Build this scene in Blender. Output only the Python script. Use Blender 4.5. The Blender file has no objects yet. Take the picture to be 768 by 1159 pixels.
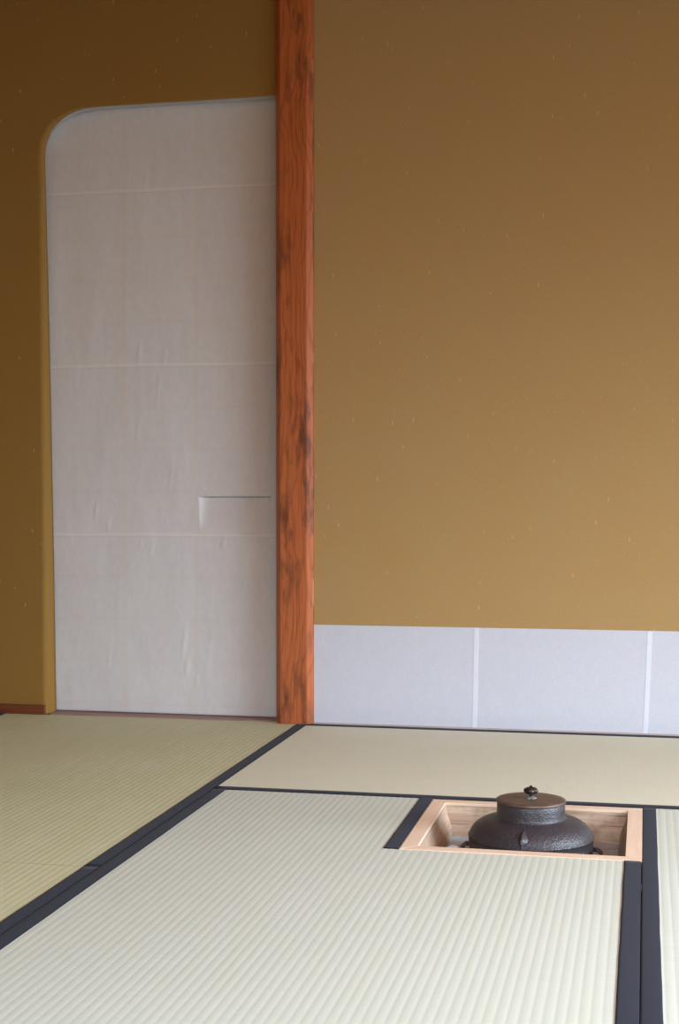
import bpy, bmesh, math, random
from mathutils import Vector, noise
random.seed(7)
S = bpy.context.scene
C = S.collection
PI = math.pi

# ------------------------------------------------------------------ helpers
def link(name, bm, mat, parent=None, smooth=False):
    me = bpy.data.meshes.new(name)
    bm.normal_update()
    bm.to_mesh(me); bm.free()
    for m in (mat if isinstance(mat, (list, tuple)) else [mat]):
        me.materials.append(m)
    if smooth:
        for p in me.polygons: p.use_smooth = True
    o = bpy.data.objects.new(name, me)
    C.objects.link(o)
    if parent: o.parent = parent
    return o

def empty(name, loc):
    o = bpy.data.objects.new(name, None)
    o.empty_display_size = .05
    C.objects.link(o); o.location = loc
    return o

def tag(o, label=None, cat=None, group=None, kind=None):
    if label: o['label'] = label
    if cat: o['category'] = cat
    if group: o['group'] = group
    if kind: o['kind'] = kind
    return o

def box(bm, x0, x1, y0, y1, z0, z1, bev=0.0, mi=0):
    vs = [bm.verts.new((x, y, z)) for x in (x0, x1) for y in (y0, y1) for z in (z0, z1)]
    idx = [(0,1,3,2),(4,6,7,5),(0,4,5,1),(2,3,7,6),(0,2,6,4),(1,5,7,3)]
    fs = [bm.faces.new([vs[i] for i in f]) for f in idx]
    for f in fs: f.material_index = mi
    if bev:
        es = list({e for f in fs for e in f.edges})
        bmesh.ops.bevel(bm, geom=es, offset=bev, segments=2, affect='EDGES', profile=.6)
    return bm

def lathe(bm, prof, seg=96, cx=0, cy=0, closed_top=False, closed_bot=False):
    rings = []
    for r, z in prof:
        rings.append([bm.verts.new((cx+r*math.cos(2*PI*k/seg), cy+r*math.sin(2*PI*k/seg), z)) for k in range(seg)])
    for a, b in zip(rings, rings[1:]):
        for k in range(seg):
            bm.faces.new((a[k], a[(k+1) % seg], b[(k+1) % seg], b[k]))
    if closed_top: bm.faces.new(rings[-1])
    if closed_bot: bm.faces.new(list(reversed(rings[0])))
    return bm

# ------------------------------------------------------------------ materials
class NT:
    def __init__(s, name, rough=.8, spec=.3):
        s.m = bpy.data.materials.new(name); s.m.use_nodes = True
        s.t = s.m.node_tree; s.n = s.t.nodes; s.l = s.t.links
        s.b = s.n['Principled BSDF']
        s.b.inputs['Roughness'].default_value = rough
        s.b.inputs['Specular IOR Level'].default_value = spec
        s.tc = s.n.new('ShaderNodeTexCoord')
    def put(s, sock, v):
        if v is None: return
        if isinstance(v, (int, float)): sock.default_value = v
        elif isinstance(v, (tuple, list)):
            sock.default_value = v if len(v) == len(sock.default_value) else (*v, 1)
        else: s.l.new(v, sock)
    def coords(s, scale=(1,1,1), rot=(0,0,0), loc=(0,0,0), src=None):
        n = s.n.new('ShaderNodeMapping')
        n.inputs['Scale'].default_value = scale; n.inputs['Rotation'].default_value = rot
        n.inputs['Location'].default_value = loc
        s.l.new(src or s.tc.outputs['Object'], n.inputs['Vector'])
        return n.outputs[0]
    def noise(s, vec, scale, detail=3, rough=.5, dist=0):
        n = s.n.new('ShaderNodeTexNoise'); s.put(n.inputs['Vector'], vec)
        n.inputs['Scale'].default_value = scale; n.inputs['Detail'].default_value = detail
        n.inputs['Roughness'].default_value = rough; n.inputs['Distortion'].default_value = dist
        return n.outputs['Fac']
    def voro(s, vec, scale, rand=1):
        n = s.n.new('ShaderNodeTexVoronoi'); s.put(n.inputs['Vector'], vec)
        n.inputs['Scale'].default_value = scale; n.inputs['Randomness'].default_value = rand
        return n.outputs['Distance'], n.outputs['Color']
    def wave(s, vec, scale, dist=0, dscale=1, detail=2, dirn='X'):
        n = s.n.new('ShaderNodeTexWave'); s.put(n.inputs['Vector'], vec)
        n.bands_direction = dirn
        n.inputs['Scale'].default_value = scale; n.inputs['Distortion'].default_value = dist
        n.inputs['Detail'].default_value = detail; n.inputs['Detail Scale'].default_value = dscale
        return n.outputs['Fac']
    def ramp(s, fac, stops, interp='LINEAR'):
        n = s.n.new('ShaderNodeValToRGB'); s.put(n.inputs['Fac'], fac)
        e = n.color_ramp.elements; n.color_ramp.interpolation = interp
        while len(e) < len(stops): e.new(.5)
        for k, (p, c) in enumerate(stops):
            e[k].position = p
            e[k].color = (c, c, c, 1) if isinstance(c, (int, float)) else (*c, 1)
        return n.outputs['Color']
    def mix(s, fac, a, b, mode='MIX'):
        n = s.n.new('ShaderNodeMix'); n.data_type = 'RGBA'; n.blend_type = mode
        s.put(n.inputs[0], fac); s.put(n.inputs[6], a); s.put(n.inputs[7], b)
        return n.outputs[2]
    def math(s, op, a, b=None, c=None):
        n = s.n.new('ShaderNodeMath'); n.operation = op
        for i, v in enumerate((a, b, c)):
            if v is not None: s.put(n.inputs[i], v)
        return n.outputs[0]
    def sep(s, vec=None):
        n = s.n.new('ShaderNodeSeparateXYZ'); s.l.new(vec or s.tc.outputs['Object'], n.inputs[0]); return n.outputs
    def bump(s, h, strength=.3, dist=.001, prev=None):
        n = s.n.new('ShaderNodeBump'); n.inputs['Strength'].default_value = strength
        n.inputs['Distance'].default_value = dist
        s.put(n.inputs['Height'], h)
        if prev is not None: s.l.new(prev, n.inputs['Normal'])
        return n.outputs[0]
    def color(s, c): s.put(s.b.inputs['Base Color'], c); return s
    def normal(s, n): s.l.new(n, s.b.inputs['Normal']); return s
    def rough(s, r): s.put(s.b.inputs['Roughness'], r); return s

def scl(c, k): return tuple(v*k for v in c)

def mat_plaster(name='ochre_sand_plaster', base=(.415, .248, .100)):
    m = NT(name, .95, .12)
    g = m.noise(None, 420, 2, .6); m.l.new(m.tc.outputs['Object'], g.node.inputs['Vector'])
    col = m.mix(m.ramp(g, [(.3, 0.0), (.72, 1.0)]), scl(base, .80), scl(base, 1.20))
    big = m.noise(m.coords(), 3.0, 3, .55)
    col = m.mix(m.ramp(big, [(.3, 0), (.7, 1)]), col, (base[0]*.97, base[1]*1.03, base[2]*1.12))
    # short straw flecks trowelled into the plaster
    for k, (rot, sc, th) in enumerate([(.1, 1, .035), (1.2, .9, .030), (-.5, 1.1, .032), (.05, 1.3, .03)]):
        v = m.coords((34*sc, 34*sc, 8*sc), (0, rot, 0), (k*3.7, 0, k*1.9))
        d, c = m.voro(v, 1.0)
        keep = m.math('GREATER_THAN', m.sep(c)[0], .52)
        near = m.math('LESS_THAN', d, th*1.6)
        col = m.mix(m.math('MULTIPLY', m.math('MULTIPLY', keep, near), .5), col, (.66, .47, .22))
    d, c = m.voro(m.coords((1, 1, .8)), 85)
    dot = m.math('MULTIPLY', m.math('LESS_THAN', d, .13), m.math('GREATER_THAN', m.sep(c)[1], .75))
    col = m.mix(m.math('MULTIPLY', dot, .6), col, (base[0]*1.35, base[1]*1.4, base[2]*1.6))
    m.color(col)
    m.normal(m.bump(m.noise(m.coords(), 500, 3, .7), .35, .001, m.bump(big, .25, .01)))
    return m.m

def mat_post():
    m = NT('red_brown_polished_wood', .45, .38)
    warp = m.noise(m.coords((3, 3, 1.3)), 1.6, 3, .5)
    x, y, z = m.sep()
    # slanting growth rings cut tangentially: long pointed arches
    u = m.math('ADD', m.math('MULTIPLY', x, 62), m.math('MULTIPLY', warp, 9.0))
    v = m.math('ADD', u, m.math('MULTIPLY', m.noise(m.coords((18, 18, 1.0)), 1.0, 2), 3.0))
    ring = m.math('FRACT', v)
    fine = m.noise(m.coords((70, 70, 1.4)), 6, 3, .6)
    a, b = (.500, .122, .031), (.275, .056, .014)
    col = m.mix(m.ramp(ring, [(0, .95), (.16, .25), (.6, 0), (.86, .35), (1, .95)]), a, b)
    col = m.mix(m.ramp(fine, [(.35, 0), (.68, .8)]), col, (.42, .120, .036))
    fl = m.noise(m.coords((150, 150, 2.5)), 3, 2, .5)
    col = m.mix(m.ramp(fl, [(.56, 0), (.66, .45)]), col, (.17, .042, .012))
    sm = m.noise(m.coords((16, 16, 4.5)), 1.15, 4, .62)
    col = m.mix(m.ramp(sm, [(.54, 0), (.68, .85)]), col, (.105, .032, .013))
    m.color(col)
    m.normal(m.bump(fine, .12, .0008))
    return m.m

def mat_wood(name, a, b, axis='X', rough=.55, scale=30, stains=0.0):
    m = NT(name, rough, .3)
    st = {'X': (.06, 1, 1), 'Y': (1, .06, 1), 'Z': (1, 1, .06)}[axis]
    r = m.noise(m.coords(st), scale*3, 4, .62, .6)
    f = m.noise(m.coords(tuple(v*v for v in st)), scale*14, 2, .6)
    col = m.mix(m.ramp(r, [(.36, 0), (.66, 1)]), a, b)
    col = m.mix(m.math('MULTIPLY', f, .4), col, scl(b, .85))
    if stains:
        cr = m.noise(m.coords(tuple(v if v == 1 else .035 for v in st), (0, 0, 0), (2, 5, 1)), 130, 3, .6)
        col = m.mix(m.ramp(cr, [(.60, 0), (.68, .8)]), col, scl(b, .45))
    if stains:
        d = m.noise(m.coords(), 22, 4, .6)
        col = m.mix(m.ramp(d, [(.5, 0), (.75, stains)]), col, scl(b, .45))
    m.color(col); m.normal(m.bump(r, .25, .0008))
    return m.m

def mat_washi(name, base, fib=1.0):
    m = NT(name, .9, .15)
    n = m.noise(m.coords((1, 1, 1)), 220, 4, .7)
    n2 = m.noise(m.coords((1, 1, 1)), 28, 4, .65, .8)
    col = m.mix(m.ramp(n, [(.3, 0), (.7, 1)]), scl(base, 1-.09*fib), scl(base, 1+.06*fib))
    col = m.mix(m.ramp(n2, [(.35, 0), (.7, .6)]), col, scl(base, .93))
    m.color(col)
    m.normal(m.bump(n, .35*fib, .001))
    return m.m

SEAMS = (.5475, 1.061, 1.589)
def mat_door():
    m = NT('white_door_paper', .85, .2)
    base = (.635, .600, .612)
    x, y, z = m.sep()
    col = m.mix(m.ramp(m.noise(m.coords((1, 1, .5)), 90, 3, .6), [(.3, 0), (.7, 1)]), scl(base, .97), scl(base, 1.03))
    warm = (.645, .565, .52)
    def line(coord, at, w, soft, target, k, cur, wob=None):
        c = coord
        d = m.math('ABSOLUTE', m.math('SUBTRACT', c, at))
        f = m.n.new('ShaderNodeMapRange'); f.interpolation_type = 'SMOOTHSTEP'
        m.put(f.inputs[0], d); f.inputs[1].default_value = w+soft; f.inputs[2].default_value = w
        f.inputs[3].default_value = 0; f.inputs[4].default_value = k
        return m.mix(f.outputs[0], cur, target)
    wob = m.math('MULTIPLY', m.math('SUBTRACT', m.noise(m.coords(), 3, 2), .5), .006)
    zz = m.math('ADD', z, wob); xx = m.math('ADD', x, wob)
    # lattice bars showing faintly through the paper
    for k in range(15):
        zk = .5475-4*.1284 + k*.1284
        if min(abs(zk-s) for s in SEAMS) < .03: continue
        col = line(zz, zk, .003, .006, warm, .33, col)
    for xk in (-1.320, -1.547):
        col = line(xx, xk, .003, .006, warm, .42, col)
    for s in SEAMS:                      # overlapped sheet edges
        col = line(zz, s, .0035, .002, (.72, .665, .645), .75, col)
        col = line(zz, s-.0065, .0008, .001, scl(base, .86), .6, col)
    m.color(col)
    m.normal(m.bump(m.noise(m.coords((1, 1, .6)), 160, 3, .6), .10, .001))
    return m.m

def mat_tatami(name, axis, base, alt):
    # ridges run along `axis`; single rushes run across them
    m = NT(name, .68, .30)
    a = (260, 5, 1) if axis == 'X' else (5, 260, 1)
    thr = m.noise(m.coords(tuple(v*1.0 for v in a)), 2.2, 3, .6)
    rid = m.noise(m.coords((3, 66, 1) if axis == 'X' else (66, 3, 1)), 1.0, 1, .5)
    big = m.noise(m.coords(), 2.4, 3, .5)
    col = m.mix(m.ramp(thr, [(.3, 0), (.7, 1)]), scl(base, .93), scl(base, 1.05))
    col = m.mix(m.ramp(rid, [(.35, 0), (.7, .55)]), col, alt)
    col = m.mix(m.ramp(big, [(.4, 0), (.75, .5)]), col, scl(alt, .97))
    m.color(col)
    m.normal(m.bump(thr, .30, .0005))
    return m.m

def mat_cloth():
    m = NT('navy_border_cloth', .85, .12)
    n = m.noise(m.coords((1, 1, 1)), 700, 2, .6)
    n2 = m.noise(m.coords((1, 1, 1)), 40, 3, .6)
    col = m.mix(n, (.007, .007, .017), (.017, .017, .032))
    col = m.mix(m.ramp(n2, [(.4, 0), (.7, .5)]), col, (.018, .015, .022))
    m.color(col); m.normal(m.bump(n, .3, .0005))
    m.b.inputs['Sheen Weight'].default_value = .04
    return m.m

def mat_iron():
    m = NT('rough_cast_iron', .42, .5)
    d, c = m.voro(m.coords(), 300)
    n = m.noise(m.coords(), 150, 3, .6)
    n2 = m.noise(m.coords(), 22, 3, .6)
    col = m.mix(n, (.026, .021, .024), (.056, .047, .054))
    col = m.mix(m.ramp(n2, [(.54, 0), (.76, .5)]), col, (.080, .050, .046))
    m.color(col)
    m.b.inputs['Metallic'].default_value = .15
    m.rough(m.ramp(n2, [(.3, .40), (.7, .52)]))
    m.normal(m.bump(d, .5, .0014, m.bump(n, .55, .0022)))
    return m.m

def mat_bronze():
    m = NT('brown_bronze_lid', .5, .45)
    n = m.noise(m.coords(), 35, 4, .6)
    col = m.mix(m.ramp(n, [(.35, 0), (.7, 1)]), (.105, .064, .050), (.155, .102, .076))
    m.color(col); m.b.inputs['Metallic'].default_value = .35
    m.normal(m.bump(m.noise(m.coords(), 300, 2), .1, .0005))
    return m.m

def mat_plain(name, col, rough=.8, var=.12, scale=40, metal=0, bump=.2):
    m = NT(name, rough, .3)
    n = m.noise(m.coords(), scale, 4, .6)
    m.color(m.mix(n, scl(col, 1-var), scl(col, 1+var)))
    m.b.inputs['Metallic'].default_value = metal
    m.normal(m.bump(n, bump, .001))
    return m.m

M = dict(
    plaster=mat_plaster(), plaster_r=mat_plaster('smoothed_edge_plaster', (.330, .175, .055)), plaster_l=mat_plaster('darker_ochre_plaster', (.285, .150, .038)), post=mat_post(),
    patch=mat_wood('pale_repair_wood', (.56, .25, .115), (.46, .19, .08), 'Z'),
    base=mat_wood('dark_red_board', (.20, .055, .022), (.13, .033, .014), 'X', .5),
    sill=mat_wood('pink_brown_sill_wood', (.36, .235, .20), (.27, .165, .14), 'X', .6),
    yose=mat_wood('pale_pink_edge_wood', (.55, .44, .42), (.45, .35, .33), 'X', .6),
    dado=mat_washi('white_dado_paper', (.585, .580, .645), 1.0),
    seam=mat_washi('white_overlap_paper', (.685, .695, .775), .5),
    lining=mat_plain('blue_white_lining_paper', (.41, .415, .45), .9, .04, 120, 0, .1),
    door=mat_door(),
    frame=mat_wood('pale_planed_hearth_wood', (.80, .60, .455), (.70, .49, .35), 'X', .55, 22),
    frame_y=mat_wood('pale_planed_hearth_wood_side', (.80, .61, .47), (.72, .51, .37), 'Y', .55, 22),
    inner=mat_wood('weathered_hearth_board', (.56, .41, .30), (.33, .215, .145), 'X', .8, 22, .6),
    inner_y=mat_wood('weathered_hearth_board_side', (.54, .38, .28), (.36, .24, .17), 'Y', .8, 22, .5),
    cloth=mat_cloth(), iron=mat_iron(), bronze=mat_bronze(),
    knob=mat_plain('dark_knob_metal', (.050, .036, .032), .38, .3, 160, .6),
    washer=mat_plain('grey_washer_metal', (.22, .22, .21), .45, .3, 300, .4),
    ash=mat_plain('pale_grey_ash', (.34, .37, .40), .95, .25, 60, 0, .8),
    ashlump=mat_plain('white_ash_lump', (.75, .74, .78), .9, .1, 60, 0, .5),
    ceiling=mat_wood('cedar_ceiling_board', (.48, .27, .13), (.38, .20, .09), 'Y', .8, 10),
    wood=mat_wood('dark_structure_wood', (.20, .11, .06), (.14, .075, .04), 'Z', .7, 10),
    tat_y=mat_tatami('tatami_rush', 'Y', (.550, .568, .510), (.530, .542, .455)),
    tat_x=mat_tatami('tatami_rush_cross', 'X', (.655, .640, .515), (.625, .595, .455)),
    tat_a=mat_tatami('tatami_rush_aged', 'Y', (.560, .550, .370), (.505, .480, .285)),
    core=mat_plain('straw_core', (.40, .33, .18), .9),
    dark=mat_plain('corridor_wall', (.30, .25, .18), .9),
)

# ------------------------------------------------------------------ back wall with the rounded doorway
TY = .045                                         # wall thickness at the opening
XR = -1.000                                       # right end of the opening (behind the post)
def arc_outline(pts_back, pts_front):
    return pts_back, pts_front
# left side rises from the floor, rounds the corner, runs along the top behind the post
BACKL = [(-1.768, 0), (-1.772, .29), (-1.776, .55), (-1.785, 1.06), (-1.7945, 1.47), (-1.799, 1.66),
         (-1.7995, 1.700), (-1.7965, 1.735), (-1.787, 1.762), (-1.772, 1.783), (-1.746, 1.806), (-1.715, 1.821),
         (-1.680, 1.831), (-1.640, 1.8345), (-1.56, 1.836), (-1.376, 1.837), (-1.18, 1.837), (XR, 1.837)]
FRONTL = [(-1.778, 0), (-1.779, .29), (-1.780, .55), (-1.783, 1.06), (-1.786, 1.47), (-1.787, 1.66),
          (-1.787, 1.690), (-1.784, 1.728), (-1.776, 1.752), (-1.763, 1.774), (-1.737, 1.799), (-1.708, 1.8165),
          (-1.672, 1.829), (-1.630, 1.8335), (-1.557, 1.835), (-1.363, 1.8355), (-1.2, 1.836), (XR, 1.837)]
RAD = [.016]*9 + [.015, .012, .009, .006] + [.004]*5
def subdiv(a):                                    # Catmull-Rom refine for a clean curve
    out = []
    for i in range(len(a)-1):
        p0 = a[max(i-1, 0)]; p1 = a[i]; p2 = a[i+1]; p3 = a[min(i+2, len(a)-1)]
        for t in (0, .25, .5, .75):
            out.append(tuple(.5*((2*p1[k]) + (-p0[k]+p2[k])*t + (2*p0[k]-5*p1[k]+4*p2[k]-p3[k])*t*t
                       + (-p0[k]+3*p1[k]-3*p2[k]+p3[k])*t**3) for k in range(len(p1))))
    out.append(tuple(a[-1])); return out
BK = subdiv(BACKL); FR = subdiv(FRONTL); RR = [r[0] for r in subdiv([(r, 0) for r in RAD])]
def outn(a, i):                                   # outward (into the wall) normal in xz
    p = a[max(i-1, 0)]; q = a[min(i+1, len(a)-1)]
    d = Vector((q[0]-p[0], q[1]-p[1])).normalized()
    return Vector((-d.y, d.x))

XL, XW, ZC, YF = -2.90, 2.845, 2.42, -5.30          # room extents
bm = bmesh.new()
loops = []
for i in range(len(FR)):
    n = outn(FR, i); r = RR[i]
    row = []
    for k in range(7):
        th = (k/6)*PI/2
        off = r*(1-math.sin(th)); yy = r*(1-math.cos(th))
        row.append((FR[i][0]+n.x*off, yy, max(0, FR[i][1]+n.y*off) if i else 0))
    for t in (.5, 1):
        row.append((FR[i][0]*(1-t)+BK[i][0]*t, r+(TY-r)*t, FR[i][1]*(1-t)+BK[i][1]*t))
    loops.append([bm.verts.new(c) for c in row])
reveal = []
for a, b in zip(loops, loops[1:]):
    for k in range(len(a)-1):
        reveal.append(bm.faces.new((a[k], b[k], b[k+1], a[k+1])))
front = [l[0] for l in loops]
zr = loops[-1][0].co.z
v = [bm.verts.new(c) for c in [(XR, 0, ZC), (XL, 0, ZC), (XL, 0, 0)]]
bm.faces.new(front + v)
back = [l[-1] for l in loops]
v = [bm.verts.new(c) for c in [(XR, TY, ZC), (XL, TY, ZC), (XL, TY, 0)]]
bm.faces.new(list(reversed(back + v)))
# right hand part of the wall beyond the post
n0 = len(bm.faces)
box(bm, XR, XW, 0, .06, 0, ZC)
bm.faces.ensure_lookup_table()
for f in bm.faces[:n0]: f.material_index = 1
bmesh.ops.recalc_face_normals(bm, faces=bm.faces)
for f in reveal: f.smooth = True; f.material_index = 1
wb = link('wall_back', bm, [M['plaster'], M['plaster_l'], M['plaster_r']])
tag(wb, 'ochre straw-flecked plaster wall with a round-cornered opening beside the post', 'wall', kind='structure')

# blue white paper lining under the top edge of the opening
bm = bmesh.new()
rows = []
for i in range(26, len(FR)):
    n = outn(FR, i)
    e = min(1, (i-26)/8)
    y0 = TY-.001 - (TY-.004-RR[i]*.6)*e
    row = []
    for (yy, d) in ((y0, .0004), (y0, .0014), (TY-.0005, .0014), (TY-.0005, .0004)):
        t = max(0, min(1, (yy-RR[i])/(TY-RR[i])))
        bx = FR[i][0]*(1-t)+BK[i][0]*t; bz = FR[i][1]*(1-t)+BK[i][1]*t
        row.append(bm.verts.new((bx-n.x*d, yy, bz-n.y*d)))
    rows.append(row)
for a, b in zip(rows, rows[1:]):
    for k in range(4):
        bm.faces.new((a[k], b[k], b[(k+1) % 4], a[(k+1) % 4]))
bm.faces.new(rows[0]); bm.faces.new(list(reversed(rows[-1])))
bmesh.ops.recalc_face_normals(bm, faces=bm.faces)
o = link('trim_1', bm, M['lining'], None, False)
tag(o, 'thin bluish white paper lining under the arched top of the doorway', 'trim', kind='structure')

# ------------------------------------------------------------------ papered sliding door behind the opening
def door_depth(x, z):
    d = 0.0
    # recessed hand pull folded out of the paper
    xl, xr, zb, zt = -1.3115, -1.0885, .5515, .6630
    if xl < x < xr and zb < z < zt:
        pl = .012*(z-zb)/(zt-zb)
        d += min(pl, (x-xl)*.42*2.0, (xr-x)*2.2)
        pl2 = .0155*(z-zb)/(zt-zb); e = (x-xl)/.019
        d = pl2*(1-math.exp(-e*2.2))*min(1, (xr-x)/.01)
        if z > zt-.0026: d += .008*min(1, (xr-x)/.03)
    else:
        # gentle slackness of the paper
        d += .0016*noise.noise(Vector((x*9, 3.1, z*4)))
        d += .0007*noise.noise(Vector((x*30, 7.7, z*10)))
        d -= .0030*math.exp(-((x+1.150-.01*math.sin(z*9))/.028)**2)*math.exp(-((z-.45)/.42)**2)
        d += .0022*math.exp(-((x+1.098)/.018)**2)*math.exp(-((z-.50)/.5)**2)
        fade = 1.0
        if xl-.02 < x < xr+.02 and zb-.02 < z < zt+.02: fade = 0.25
        d *= fade
        for (cx, cz, w, h, a) in PUCK:
            if abs(x-cx) < 4*w+.02 and abs(z-cz) < 3*h:
                sx = cx + (z-cz)*.12
                g = math.exp(-((x-sx)/w)**2)*math.exp(-((z-cz)/h)**2)
                d -= a*g*1.35
    # sheet steps
    return d
PUCK = [(-1.495, .520, .004, .016, .0011), (-1.462, .505, .004, .020, .0009), (-1.235, .525, .006, .016, .0016),
        (-1.155, .528, .003, .010, .0006), (-1.72, .530, .004, .012, .0008), (-1.60, .575, .005, .02, .0008),
        (-1.50, 1.10, .004, .03, .0008), (-1.42, 1.085, .004, .03, .0008), (-1.60, .16, .004, .03, .0008),
        (-1.35, .15, .008, .02, .0012), (-1.32, .11, .006, .018, .0009), (-1.44, .98, .004, .05, .0006),
        (-1.64, .62, .005, .02, .0014), (-1.40, .72, .004, .04, .0006), (-1.505, .85, .004, .05, .0007),
        (-1.28, .20, .01, .05, .0009), (-1.20, .08, .01, .03, .0009), (-1.36, .22, .005, .04, .0010),
        (-1.48, 1.62, .004, .03, .0007), (-1.53, 1.67, .004, .03, .0006), (-1.70, 1.03, .004, .03, .0007)]
def lines(a, b, step, extra):
    n = int((b-a)/step); s = [a+(b-a)*i/n for i in range(n+1)]
    s = [q for q in s if all(abs(q-e) > step*.35 for e in extra)] + [e for e in extra if a < e < b]
    return sorted(set(s))
xs = lines(-1.86, -1.005, .0045, [-1.3117, -1.3113, -1.0887, -1.0883])
zs = lines(.0060, 1.90, .0055, [.5513, .5517, .6602, .6605, .6628, .6632])
bm = bmesh.new()
DY = .050
g = [[bm.verts.new((x, DY+door_depth(x, z), z)) for z in zs] for x in xs]
for i in range(len(xs)-1):
    for j in range(len(zs)-1):
        bm.faces.new((g[i][j], g[i+1][j], g[i+1][j+1], g[i][j+1]))
be = [e for e in bm.edges if e.is_boundary]
r = bmesh.ops.extrude_edge_only(bm, edges=be)
for vv in r['geom']:
    if isinstance(vv, bmesh.types.BMVert): vv.co.y = DY+.032
bm.faces.new([e for e in [bm.verts.new(c) for c in [(-1.86, DY+.032, .006), (-1.86, DY+.032, 1.90), (-1.005, DY+.032, 1.90), (-1.005, DY+.032, .006)]]])
door = empty('door_1', (-1.43, DY+.016, .009))
tag(door, 'white papered sliding door with a folded hand recess left of the red post', 'door', kind='structure')
o = link('paper_panel', bm, M['door'], None, True)
o.parent = door; o.location = -door.location
bm = bmesh.new()                                  # inner lattice edge, seen only from the sides
for z0 in (.0065, 1.88): box(bm, -1.861, -1.004, DY+.033, DY+.045, z0, z0+.02)
o = link('backing_batten', bm, M['wood'], door); o.location = -door.location

# ------------------------------------------------------------------ post
def post_prof(z):
    return [(-1.058, .060), (-1.058, -.0080), (-1.0405, -.0300), (-.9610, -.0300), (-.9455, -.0115), (-.9455, .060)]
bm = bmesh.new()
zz = [0, .6, 1.2, 1.8, 2.42]
rings = [[bm.verts.new((x, y, z)) for x, y in post_prof(z)] for z in zz]
for a, b in zip(rings, rings[1:]):
    for k in range(6):
        bm.faces.new((a[k], a[(k+1) % 6], b[(k+1) % 6], b[k]))
bm.faces.new(list(reversed(rings[0]))); bm.faces.new(rings[-1])
bmesh.ops.recalc_face_normals(bm, faces=bm.faces)
bmesh.ops.bevel(bm, geom=[e for e in bm.edges if abs(e.verts[0].co.z-e.verts[1].co.z) > .3], offset=.0012, segments=2, affect='EDGES')
post = link('wooden_post', bm, M['post'])
tag(post, 'tall red-brown chamfered wooden post between the white door and the ochre wall', 'post')
for (z0, z1, w) in ((1.893, 1.930, .0048), (.347, .424, .0024), (1.055, 1.083, .0014)):
    bm = bmesh.new()                              # inlaid repairs on the right arris
    a, b = Vector((-.9610, -.0300)), Vector((-.9455, -.0115))
    d = (b-a).normalized(); n = Vector((d.y, -d.x))
    p1 = b - d*w; p2 = b + Vector((.0006, 0))
    q = [p1+n*.0004, p2+n*.0004, Vector((-.9448, -.004)), Vector((-.9465, -.004)), p1-n*.004]
    lo = [bm.verts.new((p.x, p.y, z0)) for p in q]; hi = [bm.verts.new((p.x, p.y, z1)) for p in q]
    for k in range(5): bm.faces.new((lo[k], lo[(k+1) % 5], hi[(k+1) % 5], hi[k]))
    bm.faces.new(list(reversed(lo))); bm.faces.new(hi)
    bmesh.ops.recalc_face_normals(bm, faces=bm.faces)
    tag(link('repair_patch', bm, M['patch'], post), 'pale inlaid wood patch on the post edge')

# ------------------------------------------------------------------ base trims
bm = bmesh.new(); box(bm, XL, -1.784, -.012, 0, 0, .0285, .0008)
tag(link('baseboard_left', bm, M['base']), 'dark red-brown board at the foot of the left wall', 'baseboard', kind='structure')
bm = bmesh.new(); box(bm, -1.767, -1.058, -.006, .09, -.03, .0035, .0006)
tag(link('trim_2', bm, M['sill']), 'pinkish brown wooden sill under the white door', 'door sill', kind='structure')
bm = bmesh.new(); box(bm, -.945, XW, -.012, 0, -.03, .0035, .0006)
tag(link('trim_3', bm, M['yose']), 'thin pale wood strip between the white paper dado and the mat', 'trim', kind='structure')

# ------------------------------------------------------------------ paper dado
dado = empty('paper_dado', (-.42, 0, 0))
tag(dado, 'low white paper band pasted along the foot of the right wall', 'wall paper')
def put(o, root): o.parent = root; o.location = -root.location; return o
ZT = .2895
bounds = [(-.9455, -.470, -.475), (-.470, .014, .0035), (.014, .50, .495), (.50, .99, .985), (.99, 1.48, 1.475), (1.48, 1.97, 1.965), (1.97, 2.46, 2.455), (2.46, 2.845, 2.845)]
def slant(z, lean): return lean*(ZT-z)
for i, (a, b, c) in enumerate(bounds):
    bm = bmesh.new()
    la = 0 if i == 0 else (-.005 if i == 1 else -.012)
    lb = -.005 if i == 0 else -.012
    pa = [(a+(0 if i == 0 else la), .0036), (b+(0 if b == 2.845 else lb), .0036), (b, ZT+.0006*math.sin(i)), (a, ZT+.0006*math.sin(i-1))]
    f = [bm.verts.new((x, -.0007, z)) for x, z in pa]; k = [bm.verts.new((x, -.0001, z)) for x, z in pa]
    bm.faces.new(f)
    for j in range(4): bm.faces.new((f[j], k[j], k[(j+1) % 4], f[(j+1) % 4]))
    bmesh.ops.recalc_face_normals(bm, faces=bm.faces)
    put(link('paper_sheet', bm, M['dado']), dado)
    if i:
        bm = bmesh.new()
        pa = [(a+la-.0068, .0036), (a+la+.0062, .0036), (a+.0068, ZT-.0004), (a-.0066, ZT-.0004)]
        f = [bm.verts.new((x, -.0013, z)) for x, z in pa]; k = [bm.verts.new((x, -.0006, z)) for x, z in pa]
        bm.faces.new(f)
        for j in range(4): bm.faces.new((f[j], k[j], k[(j+1) % 4], f[(j+1) % 4]))
        bmesh.ops.recalc_face_normals(bm, faces=bm.faces)
        tag(put(link('overlap_strip', bm, M['seam']), dado), 'lighter strip where two paper sheets overlap')

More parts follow.
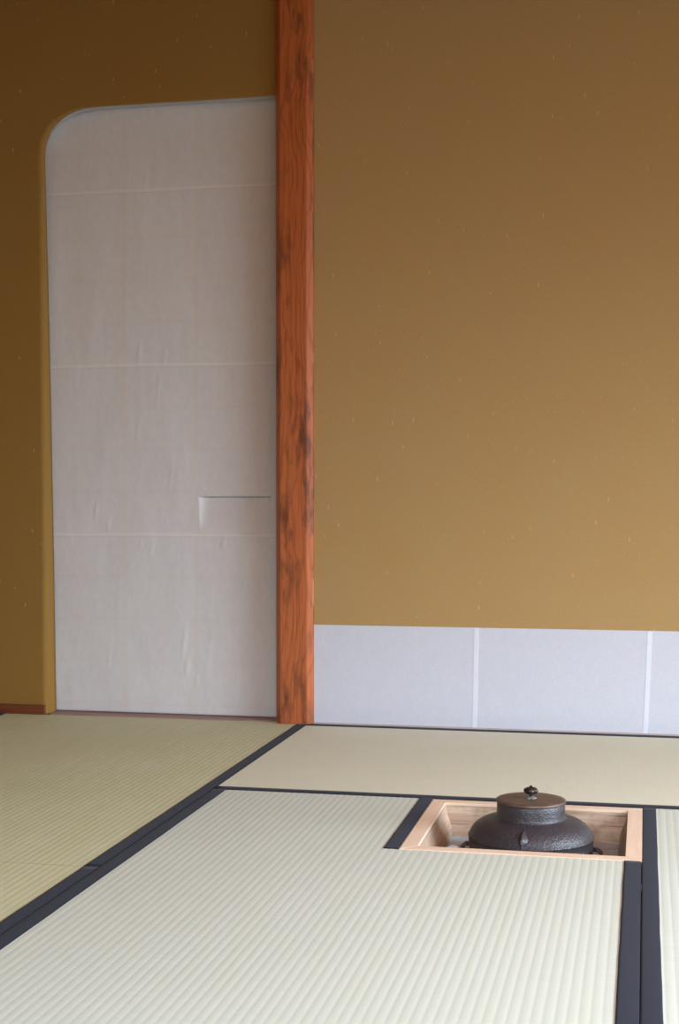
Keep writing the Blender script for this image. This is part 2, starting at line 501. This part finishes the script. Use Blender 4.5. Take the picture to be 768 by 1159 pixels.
# ------------------------------------------------------------------ tatami mats
PITCH = .0152
def mat_mesh(x0, x1, y0, y1, axis, cut=None):
    """Ridged rush surface with straight sides; cut = (x0,y0,...) rectangle left out."""
    bm = bmesh.new()
    if axis == 'Y': w0, w1, l0, l1 = x0, x1, y0, y1
    else: w0, w1, l0, l1 = y0, y1, x0, x1
    n = round((w1-w0)/PITCH); sub = 8
    ws = []
    for i in range(n*sub+1):
        t = i/sub
        h = -.00032*(1-abs(math.sin(PI*t))**.6)
        ws.append((w0+(w1-w0)*t/n, h))
    ls = [l0+(l1-l0)*k/12 for k in range(13)]
    if cut:
        cw = (cut[0], cut[1]); cl = (cut[2], cut[3])
        for c in cw:                              # snap the nearest profile line onto the cut
            if w0 < c < w1:
                j = min(range(len(ws)), key=lambda q: abs(ws[q][0]-c)); ws[j] = (c, ws[j][1])
        for c in cl:
            if l0 < c < l1: ls.append(c)
        ls = sorted(set(ls))
    V = {}
    def vert(i, j):
        if (i, j) not in V:
            w, h = ws[i]; l = ls[j]
            V[i, j] = bm.verts.new((w, l, h) if axis == 'Y' else (l, w, h))
        return V[i, j]
    for i in range(len(ws)-1):
        for j in range(len(ls)-1):
            wm = (ws[i][0]+ws[i+1][0])/2; lm = (ls[j]+ls[j+1])/2
            if cut and cut[0] < wm < cut[1] and cut[2] < lm < cut[3]: continue
            q = (vert(i, j), vert(i+1, j), vert(i+1, j+1), vert(i, j+1))
            f = bm.faces.new(q if axis == 'Y' else q[::-1]); f.smooth = True
    # straight sides with vertices of their own, so the rush keeps its own normals
    top = list(bm.faces)
    for e in [e for e in bm.edges if e.is_boundary]:
        p, q = e.verts[0].co, e.verts[1].co
        f = bm.faces.new([bm.verts.new(c) for c in (p, q, (q.x, q.y, -.052), (p.x, p.y, -.052))])
        f.material_index = 1
        fc = e.link_faces[0].calc_center_median()
        f.normal_update()
        if f.normal.dot(Vector((p+q)/2)-fc) < 0: f.normal_flip()
    return bm

def border(bm, x0, x1, y0, y1, outer, amp=.0005, seed=0, taper=None):
    """Strip of border cloth; outer = side on which it folds down over the mat edge."""
    along = 'Y' if outer in ('L', 'R') else 'X'
    n = 90
    rows = []
    for k in range(n+1):
        t = k/n
        w = amp*noise.noise(Vector((t*14+seed*5, seed, 0)))*1.6
        lift = .0014+.0003*noise.noise(Vector((t*20, seed*3.3, 1)))
        if along == 'Y':
            l = y0+(y1-y0)*t
            inn, out = (x0+w, x1) if outer == 'R' else (x1+w, x0)
            s = 1 if outer == 'R' else -1
            prof = [(inn, l, -.0012), (inn+s*.0004, l, lift*.8), (inn+s*.004, l, lift), (out-s*.003, l, lift),
                    (out-s*.0006, l, lift*.6), (out-s*.0001, l, -.003), (out-s*.0001, l, -.045)]
        else:
            l = x0+(x1-x0)*t
            inn, out = (y0+w, y1) if outer == 'B' else (y1+w, y0)
            s = 1 if outer == 'B' else -1
            prof = [(l, inn, -.0012), (l, inn+s*.0004, lift*.8), (l, inn+s*.004, lift), (l, out-s*.003, lift),
                    (l, out-s*.0006, lift*.6), (l, out-s*.0001, -.003), (l, out-s*.0001, -.045)]
        rows.append([bm.verts.new(p) for p in prof])
    for a, b in zip(rows, rows[1:]):
        for k in range(len(a)-1):
            bm.faces.new((a[k], b[k], b[k+1], a[k+1])).smooth = True
    bm.faces.new(rows[0]); bm.faces.new(rows[-1])
    bmesh.ops.recalc_face_normals(bm, faces=bm.faces)
    return bm

HW = .030
def tatami(x0, x1, y0, y1, axis, label, borders, mat='tat_y', cut=None):
    root = empty('tatami_mat', ((x0+x1)/2, (y0+y1)/2, 0))
    tag(root, label, 'tatami mat', 'tatami mats on the floor')
    put(link('rush_surface', mat_mesh(x0+(.0022 if axis == 'Y' else .0003), x1-(.0022 if axis == 'Y' else .0003), y0+(.0022 if axis == 'X' else .0001), y1-(.0022 if axis == 'X' else .0001), axis, cut), [M[mat], M['core']]), root)
    for i, b in enumerate(borders):
        bm = bmesh.new()
        border(bm, *b, seed=i+len(label))
        put(link('cloth_border', bm, M['cloth']), root)
    return root

GX, GR = -.961, -.005
CB = -.9585                                         # back edge of the hearth mat
# left mat against the door, and the one in front of it
tatami(-1.938, GX-.0006, -1.6607, -.006, 'Y', 'long tatami mat running from the white door, yellowish rush',
       [(GX-.0306, GX-.0006, -1.6607, -.006, 'R'), (-1.938, -1.908, -1.6607, -.006, 'L')], 'tat_a')
tatami(-1.938, GX-.0006, -3.555, -1.6609, 'Y', 'tatami mat at the lower left edge of the view',
       [(GX-.0300, GX-.0006, -3.555, -1.6609, 'R'), (-1.938, -1.908, -3.555, -1.6609, 'L')], 'tat_a')
# back mat lying crosswise along the papered wall
tatami(GX+.0002, .935, -.9575, -.0125, 'X', 'crosswise tatami mat along the wall with the white paper band',
       [(GX+.0002, .935, -.9575, -.9265, 'F'), (GX+.0002, .935, -.0425, -.0125, 'B')], 'tat_x')
# hearth mat, notched at its back right corner
root = tatami(GX+.0002, GR-.0003, -2.870, CB, 'Y', 'pale tatami mat with the square hearth cut into its far corner',
       [(GX+.0002, GX+.0302, -2.870, CB, 'L'), (GR-.0315, GR-.0003, -2.870, -1.4205, 'R'),
        (-.4855, -.4555, -1.4180, CB-.0005, 'R')], 'tat_y', (-.4540, .1, -1.4195, 0))
tatami(GR+.0003, .950, -2.870, CB+.0005, 'Y', 'tatami mat to the right of the hearth, cut off by the frame edge',
       [(GR+.0003, GR+.0295, -2.870, CB+.0005, 'L'), (.920, .950, -2.870, CB+.0005, 'R')], 'tat_y')
# remaining mats of the room, outside the view
tatami(GX+.0002, .950, -3.830, -2.8705, 'X', 'crosswise tatami mat in the near part of the room',
       [(GX+.0002, .950, -2.9005, -2.8705, 'B'), (GX+.0002, .950, -3.83, -3.80, 'F')], 'tat_x')
tatami(-2.895, -1.9385, -1.915, -.0125, 'Y', 'tatami mat left of the long mat by the door',
       [(-1.9685, -1.9385, -1.915, -.0125, 'R'), (-2.895, -2.865, -1.915, -.0125, 'L')], 'tat_y')
tatami(.9505, 1.895, -1.915, -.0125, 'Y', 'tatami mat two to the right of the hearth, along the papered wall',
       [(.9505, .9805, -1.915, -.0125, 'L'), (1.865, 1.895, -1.915, -.0125, 'R')], 'tat_y')
tatami(.9505, 1.895, -3.83, -1.9155, 'Y', 'tatami mat two to the right of the hearth, nearer the front wall',
       [(.9505, .9805, -3.83, -1.9155, 'L'), (1.865, 1.895, -3.83, -1.9155, 'R')], 'tat_y')
tatami(-2.895, -1.9385, -3.83, -1.9155, 'Y', 'tatami mat in the near left part of the room',
       [(-1.9685, -1.9385, -3.83, -1.9155, 'R'), (-2.895, -2.865, -3.83, -1.9155, 'L')], 'tat_y')

for (ya, yb, lab) in ((-1.915, -.0125, 'tatami mat in the corner beside the right wall'), (-3.83, -1.9155, 'tatami mat in the near right corner of the room')):
    tatami(1.8955, 2.840, ya, yb, 'Y', lab, [(1.8955, 1.9255, ya, yb, 'L'), (2.81, 2.84, ya, yb, 'R')], 'tat_y')

# ------------------------------------------------------------------ floor under and beyond the mats (with the hearth pit)
bm = bmesh.new()
HX0, HX1, HY0, HY1 = -.4540, -.0042, -1.4190, -.9665
for (a, b, c, d) in ((XL, HX0, YF, .15), (HX1, XW, YF, .15), (HX0, HX1, HY1, .15), (HX0, HX1, YF, HY0)):
    box(bm, a, b, c, d, -.09, -.053)
box(bm, XL, XW, YF, -3.8305, -.052, -.002)
o = link('floor', bm, M['ceiling']); tag(o, kind='structure')

# ------------------------------------------------------------------ hearth
h = empty('hearth', (-.229, -1.193, -.16))
tag(h, 'square sunken hearth with a pale wooden rim set into the mat', 'hearth')
FW = .0305
def rail(x0, x1, y0, y1, mat, miter):
    bm = bmesh.new()
    pts = miter
    lo = [bm.verts.new((x, y, -.040)) for x, y in pts]; hi = [bm.verts.new((x, y, .0012)) for x, y in pts]
    for k in range(4): bm.faces.new((lo[k], lo[(k+1) % 4], hi[(k+1) % 4], hi[k]))
    bm.faces.new(list(reversed(lo))); bm.faces.new(hi)
    bmesh.ops.recalc_face_normals(bm, faces=bm.faces)
    bmesh.ops.bevel(bm, geom=[e for e in bm.edges if e.verts[0].co.z > 0 and e.verts[1].co.z > 0], offset=.0005, segments=2, affect='EDGES')
    put(link('rim_rail', bm, M[mat]), h)
a, b, c, d = HX0, HX1, HY0, HY1
BW = .0285
e_ = .00015
rail(0,0,0,0, 'frame', [(a, d), (b, d), (b-FW, d-BW+e_), (a+FW, d-BW+e_)])
rail(0,0,0,0, 'frame', [(a, c), (b, c), (b-FW, c+FW), (a+FW, c+FW)])
rail(0,0,0,0, 'frame_y', [(a, c+e_), (a, d-e_), (a+FW-e_, d-BW), (a+FW-e_, c+FW)])
rail(0,0,0,0, 'frame_y', [(b, c+e_), (b, d-e_), (b-FW+e_, d-BW), (b-FW+e_, c+FW)])
# hearth box boards: hollowed inwards a little below the rim
prof = [(.001, -.004), (.002, -.014), (.006, -.026), (.012, -.038), (.0155, -.050), (.0165, -.075), (.0165, -.160)]
ia, ib, ic, id_ = a+FW, b-FW, c+FW, d-BW
for side in range(4):
    bm = bmesh.new(); rows = []
    for off, z in prof:
        x0, x1, y0, y1 = ia+off, ib-off, ic+off, id_-off
        p = [(x0, y1), (x1, y1)] if side == 0 else [(x1, y0), (x0, y0)] if side == 1 else [(x0, y0), (x0, y1)] if side == 2 else [(x1, y1), (x1, y0)]
        N = 14
        row = []
        for k in range(N+1):
            t = k/N; x = p[0][0]*(1-t)+p[1][0]*t; y = p[0][1]*(1-t)+p[1][1]*t
            row.append(bm.verts.new((x, y, z)))
        rows.append(row)
    # outer skin so the board has thickness
    rows2 = []
    for z in (-.160, -.0405):
        x0, x1, y0, y1 = ia-.012, ib+.012, ic-.012, id_+.012
        p = [(x0, y1), (x1, y1)] if side == 0 else [(x1, y0), (x0, y0)] if side == 1 else [(x0, y0), (x0, y1)] if side == 2 else [(x1, y1), (x1, y0)]
        rows2.append([bm.verts.new((p[0][0]*(1-k/14)+p[1][0]*k/14, p[0][1]*(1-k/14)+p[1][1]*k/14, z)) for k in range(15)])
    allr = rows + rows2
    for r0, r1 in zip(allr, allr[1:]):
        for k in range(14):
            f = bm.faces.new((r0[k], r0[k+1], r1[k+1], r1[k])); f.smooth = r0 in rows[:-1]
    bmesh.ops.recalc_face_normals(bm, faces=bm.faces)
    put(link('box_board', bm, M['inner'] if side < 2 else M['inner_y']), h)
bm = bmesh.new(); box(bm, ia-.01, ib+.01, ic-.01, id_+.01, -.175, -.1605)
put(link('box_bottom', bm, M['inner']), h)

# ash bed
bm = bmesh.new()
N = 60
x0, x1, y0, y1 = ia+.017, ib-.017, ic+.017, id_-.017
KX, KY = -.2233, -1.1985
gr = []
for i in range(N+1):
    row = []
    for j in range(N+1):
        x = x0+(x1-x0)*i/N; y = y0+(y1-y0)*j/N
        r = math.hypot(x-KX, y-KY)
        z = -.0685 - .050*max(0, min(1, (.150-r)/.06))**1.0
        z += .0035*noise.noise(Vector((x*30, y*30, 0)))+.0015*noise.noise(Vector((x*110, y*110, 3)))
        row.append(bm.verts.new((x, y, z)))
    gr.append(row)
for i in range(N):
    for j in range(N):
        bm.faces.new((gr[i][j], gr[i+1][j], gr[i+1][j+1], gr[i][j+1]))
o = link('ash_bed', bm, M['ash'], None, True)
tag(o, 'pale grey ash filling the bottom of the hearth around the kettle', 'ash', kind='stuff')
for i, (x, y, s, lab) in enumerate(((-.3865, -1.135, .013, 'small white ash lump in the left corner of the hearth'),)):
    bm = bmesh.new(); bmesh.ops.create_icosphere(bm, subdivisions=3, radius=s)
    for v_ in bm.verts:
        v_.co *= 1+.3*noise.noise(v_.co*90); v_.co.z *= .55
    bmesh.ops.translate(bm, verts=bm.verts, vec=(x, y, -.0635))
    o = link('ash_lump', bm, M['ashlump'], None, True); tag(o, lab, 'ash lump')

# ------------------------------------------------------------------ iron trivet holding the kettle
tr = empty('iron_trivet', (KX, KY, -.115))
tag(tr, 'black iron trivet in the ash whose prongs hold the kettle', 'trivet')
bm = bmesh.new()
R1, R2 = .112, .006
ring = [[bm.verts.new((KX+(R1+R2*math.cos(q*PI/4))*math.cos(p*PI/32), KY+(R1+R2*math.cos(q*PI/4))*math.sin(p*PI/32), -.112+R2*math.sin(q*PI/4))) for q in range(8)] for p in range(64)]
for p in range(64):
    for q in range(8):
        bm.faces.new((ring[p][q], ring[(p+1) % 64][q], ring[(p+1) % 64][(q+1) % 8], ring[p][(q+1) % 8]))
bmesh.ops.recalc_face_normals(bm, faces=bm.faces)
put(link('trivet_ring', bm, M['iron'], None, True), tr)
for ang in (4, 176, 270):
    bm = bmesh.new()
    path = [(.112, -.112), (.134, -.100), (.141, -.080), (.141, -.058), (.139, -.044), (.132, -.0375), (.1236, -.0385)]
    wid = [.007, .007, .008, .009, .009, .008, .006]
    ca, sa = math.cos(math.radians(ang)), math.sin(math.radians(ang))
    rows = []
    for k, (r, z) in enumerate(path):
        a_ = path[max(k-1, 0)]; b_ = path[min(k+1, len(path)-1)]
        t = Vector((b_[0]-a_[0], b_[1]-a_[1])).normalized(); n = Vector((-t.y, t.x))
        row = []
        for (u, w) in ((-1, -1), (1, -1), (1, 1), (-1, 1)):
            rr = r+n.x*.0035*u; zz_ = z+n.y*.0035*u; ww = wid[k]*w
            row.append(bm.verts.new((KX+rr*ca-ww*sa, KY+rr*sa+ww*ca, zz_)))
        rows.append(row)
    for r0, r1 in zip(rows, rows[1:]):
        for k in range(4): bm.faces.new((r0[k], r1[k], r1[(k+1) % 4], r0[(k+1) % 4]))
    bm.faces.new(rows[0]); bm.faces.new(rows[-1])
    bmesh.ops.recalc_face_normals(bm, faces=bm.faces)
    bmesh.ops.bevel(bm, geom=list(bm.edges), offset=.0012, segments=2, affect='EDGES')
    put(link('prong', bm, M['iron'], None, True), tr)

# ------------------------------------------------------------------ kettle
kt = empty('iron_kettle', (KX, KY, -.100))
tag(kt, 'low wide dark iron tea kettle with a flat lid sitting in the hearth', 'kettle')
prof = [(.040, -.104), (.070, -.102), (.095, -.094), (.112, -.078), (.120, -.060), (.1225, -.044), (.1232, -.0355), (.1245, -.0345),
        (.1252, -.0330), (.1250, -.0315), (.1240, -.0305), (.1243, -.0240), (.1245, -.0150), (.1255, -.0142), (.1256, -.0128), (.1248, -.0112), (.1232, -.0095),
        (.1218, -.0055), (.1180, .0015), (.1125, .0078), (.1055, .0130), (.0975, .0170), (.0880, .0198), (.0790, .0214),
        (.0725, .0224), (.0695, .0238), (.0684, .0262), (.0681, .0320), (.0681, .0420), (.0681, .0535), (.0674, .0545),
        (.0655, .0545), (.0650, .0400), (.0650, .0300)]
bm = bmesh.new(); lathe(bm, prof, 128, KX, KY, closed_bot=True)
for v_ in bm.verts:                                 # hand cast irregularity
    d = .0005*noise.noise(v_.co*28)
    v_.co.x += (v_.co.x-KX)*d*8; v_.co.y += (v_.co.y-KY)*d*8
bmesh.ops.recalc_face_normals(bm, faces=bm.faces)
put(link('kettle_body', bm, M['iron'], None, True), kt)
# lugs: pinched shell-like ears, one facing the viewer, one behind
def lug(ang):
    bm = bmesh.new()
    ca, sa = math.cos(ang), math.sin(ang)
    def body_r(z):
        pr = sorted([(z_, r) for r, z_ in prof[8:26]])
        for (z0, r0), (z1, r1) in zip(pr, pr[1:]):
            if z0 <= z <= z1: return r0+(r1-r0)*(z-z0)/(z1-z0+1e-9)
        return .07 if z > .02 else .125
    zs_ = [-.022+.0405*i/12 for i in range(13)]
    rows = []
    for i, z in enumerate(zs_):
        t = i/12
        out = .0150*math.exp(-((t-.70)/.36)**2) * (min(1, (1-t)*7+.3))
        half = .003+.013*math.exp(-((t-.66)/.30)**2)
        row = []
        for k in range(-6, 7):
            u = k/6
            lobe = max(0, 1-abs(u)/(.95 if u > 0 else .6))**1.15
            rr = body_r(z)-.003+ (out+.003)*lobe + .0015*(1-abs(u))
            w = half*u
            row.append(bm.verts.new((KX+rr*ca-w*sa, KY+rr*sa+w*ca, z-.002*abs(u))))
        rows.append(row)
    for r0, r1 in zip(rows, rows[1:]):
        for k in range(12): bm.faces.new((r0[k], r0[k+1], r1[k+1], r1[k]))
    be = [e for e in bm.edges if e.is_boundary]
    r = bmesh.ops.extrude_edge_only(bm, edges=be)
    for q in r['geom']:
        if isinstance(q, bmesh.types.BMVert):
            q.co.x = KX+(q.co.x-KX)*.9; q.co.y = KY+(q.co.y-KY)*.9
    bmesh.ops.recalc_face_normals(bm, faces=bm.faces)
    put(link('lug', bm, M['iron'], None, True), kt)
fa = math.radians(-94.0)
lug(fa); lug(fa+PI)
# lid
lid = link('lid', lathe(bmesh.new(), [(.0, .0560), (.060, .0555), (.0688, .0550), (.0697, .0556), (.0699, .0575), (.0694, .0590), (.0682, .0598),
      (.055, .0607), (.035, .0614), (.015, .0618), (.0005, .0619)], 128, KX, KY, closed_top=True), M['bronze'], None, True)
put(lid, kt)
wb_ = bmesh.new()
seg = 60; rings = []
for r0, z in ((.0105, .0612), (.0100, .0630), (.0060, .0636), (.0030, .0655)):
    rings.append([wb_.verts.new((KX+(r0*(1+(.14*math.cos(6*2*PI*k/seg) if r0 > .008 else 0)))*math.cos(2*PI*k/seg),
                                 KY+(r0*(1+(.14*math.cos(6*2*PI*k/seg) if r0 > .008 else 0)))*math.sin(2*PI*k/seg), z)) for k in range(seg)])
for a_, b_ in zip(rings, rings[1:]):
    for k in range(seg): wb_.faces.new((a_[k], a_[(k+1) % seg], b_[(k+1) % seg], b_[k]))
wb_.faces.new(rings[-1]); wb_.faces.new(list(reversed(rings[0])))
w = link('washer', wb_, M['washer'], lid, True)
kb = bmesh.new()
lathe(kb, [(.0032, .0640), (.0028, .0668), (.0042, .0685), (.0085, .0702), (.0125, .0728), (.0148, .0758), (.0152, .0778), (.0142, .0800),
           (.0118, .0818), (.0085, .0832), (.0052, .0842), (.0034, .0848), (.0026, .0862), (.0016, .0872), (.0002, .0876)], 48, KX, KY, closed_bot=True, closed_top=True)
for v_ in kb.verts:                                 # bud: overlapping petals
    a_ = math.atan2(v_.co.y-KY, v_.co.x-KX); r_ = math.hypot(v_.co.x-KX, v_.co.y-KY)
    if r_ > .004:
        k_ = 1-.13*abs(math.sin(2.5*a_+.8+(v_.co.z-.076)*90))**3
        v_.co.x = KX+(v_.co.x-KX)*k_; v_.co.y = KY+(v_.co.y-KY)*k_
link('knob', kb, M['knob'], lid, True)

# ------------------------------------------------------------------ rest of the room shell (outside the view)
def wall_with_window(name, plane, u0, u1, wu0, wu1, wz0, wz1, pos, t):
    bm = bmesh.new()
    def b(a0, a1, z0, z1):
        if plane == 'X': box(bm, pos, pos+t, a0, a1, z0, z1)
        else: box(bm, a0, a1, pos, pos+t, z0, z1)
    b(u0, wu0, 0, ZC); b(wu1, u1, 0, ZC)
    if wz0 > 0: b(wu0, wu1, 0, wz0)
    b(wu0, wu1, wz1, ZC)
    tag(link(name, bm, M['plaster']), kind='structure')
RW = (-3.45, -0.95, .02, 1.75)                       # right-hand window y0,y1,z0,z1
wall_with_window('wall_right', 'X', YF, 0, RW[0], RW[1], RW[2], RW[3], XW, .06)
FWN = (-1.1, 1.7, .02, 1.90)
wall_with_window('wall_front', 'Y', XL, XW, FWN[0], FWN[1], FWN[2], FWN[3], YF-.06, .06)
bm = bmesh.new(); box(bm, XL-.06, XL, YF, .0, 0, ZC)
tag(link('wall_left', bm, M['plaster']), kind='structure')
bm = bmesh.new(); box(bm, XL-.06, XW+.06, YF-.06, .9, ZC, ZC+.03)
tag(link('ceiling', bm, M['ceiling']), kind='structure')
bm = bmesh.new(); box(bm, XL, XR+.4, .80, .85, -.09, ZC); box(bm, XL-.05, XL, .06, .85, -.09, ZC); box(bm, XR+.4, XR+.45, .06, .85, -.09, ZC); box(bm, XL, XR+.4, .151, .85, -.09, -.05)
tag(link('wall_corridor', bm, M['dark']), kind='structure')
# window frames
def window(name, plane, u0, u1, z0, z1, pos, nu, nz):
    bm = bmesh.new(); w = .03
    def b(a0, a1, c0, c1):
        if plane == 'X': box(bm, pos+.01, pos+.04, a0, a1, c0, c1)
        else: box(bm, a0, a1, pos+.01, pos+.04, c0, c1)
    b(u0, u1, z0, z0+w); b(u0, u1, z1-w, z1)
    b(u0, u0+w, z0+w, z1-w); b(u1-w, u1, z0+w, z1-w)
    for k in range(1, nu):
        u = u0+(u1-u0)*k/nu; b(u-.012, u+.012, z0+w, z1-w)
    tag(link(name, bm, M['wood']), kind='structure')
window('window_1', 'X', RW[0], RW[1], RW[2], RW[3], XW, 3, 2)
window('window_2', 'Y', FWN[0], FWN[1], FWN[2], FWN[3], YF-.06, 4, 2)

# ------------------------------------------------------------------ daylight and an added warm fill
def area(name, loc, rot, sx, sy, energy, col, spread=180):
    L = bpy.data.lights.new(name, 'AREA'); L.shape = 'RECTANGLE'; L.size = sx; L.size_y = sy
    L.energy = energy; L.color = col; L.spread = math.radians(spread)
    o = bpy.data.objects.new(name, L); o.location = loc; o.rotation_euler = rot; C.objects.link(o)
    return o
LT = dict(rw=(188, 38, 112), fw=(62, 36, 70))
area('window_daylight', (XW+.30, (RW[0]+RW[1])/2, (RW[2]+RW[3])/2+.1), (0, math.radians(90-LT['rw'][1]), 0), RW[3]-RW[2], RW[1]-RW[0], LT['rw'][0], (.74, .89, 1.0), LT['rw'][2])
area('front_daylight', ((FWN[0]+FWN[1])/2, YF-.35, (FWN[2]+FWN[3])/2+.1), (math.radians(90-LT['fw'][1]), 0, 0), FWN[1]-FWN[0], FWN[3]-FWN[2], LT['fw'][0], (.74, .89, 1.0), LT['fw'][2])
area('warm_fill', (.6, -2.2, ZC-.12), (0, 0, 0), .5, .5, 11, (1.0, .20, .01))  # added orange fill with no fixture, warms the upper wall and door
w = bpy.data.worlds.new('sky'); S.world = w; w.use_nodes = True
w.node_tree.nodes['Background'].inputs[0].default_value = (.75, .85, 1, 1)
w.node_tree.nodes['Background'].inputs[1].default_value = .25

# ------------------------------------------------------------------ camera
cam = bpy.data.cameras.new('camera'); co = bpy.data.objects.new('camera', cam); C.objects.link(co)
cam.sensor_fit = 'HORIZONTAL'; cam.sensor_width = 36; cam.lens = 1637/768*36
cam.clip_start = .05
co.location = (0, -4.1155, .6783)
co.rotation_euler = (PI/2-.0142, 0, .2083)
S.camera = co
S.view_settings.view_transform = 'Standard'
S.view_settings.look = 'None'
S.view_settings.exposure = 0.17
S.view_settings.gamma = 1
S.view_settings.use_curve_mapping = False
S.cycles.use_denoising = True
S.cycles.max_bounces = 8
S.cycles.diffuse_bounces = 5
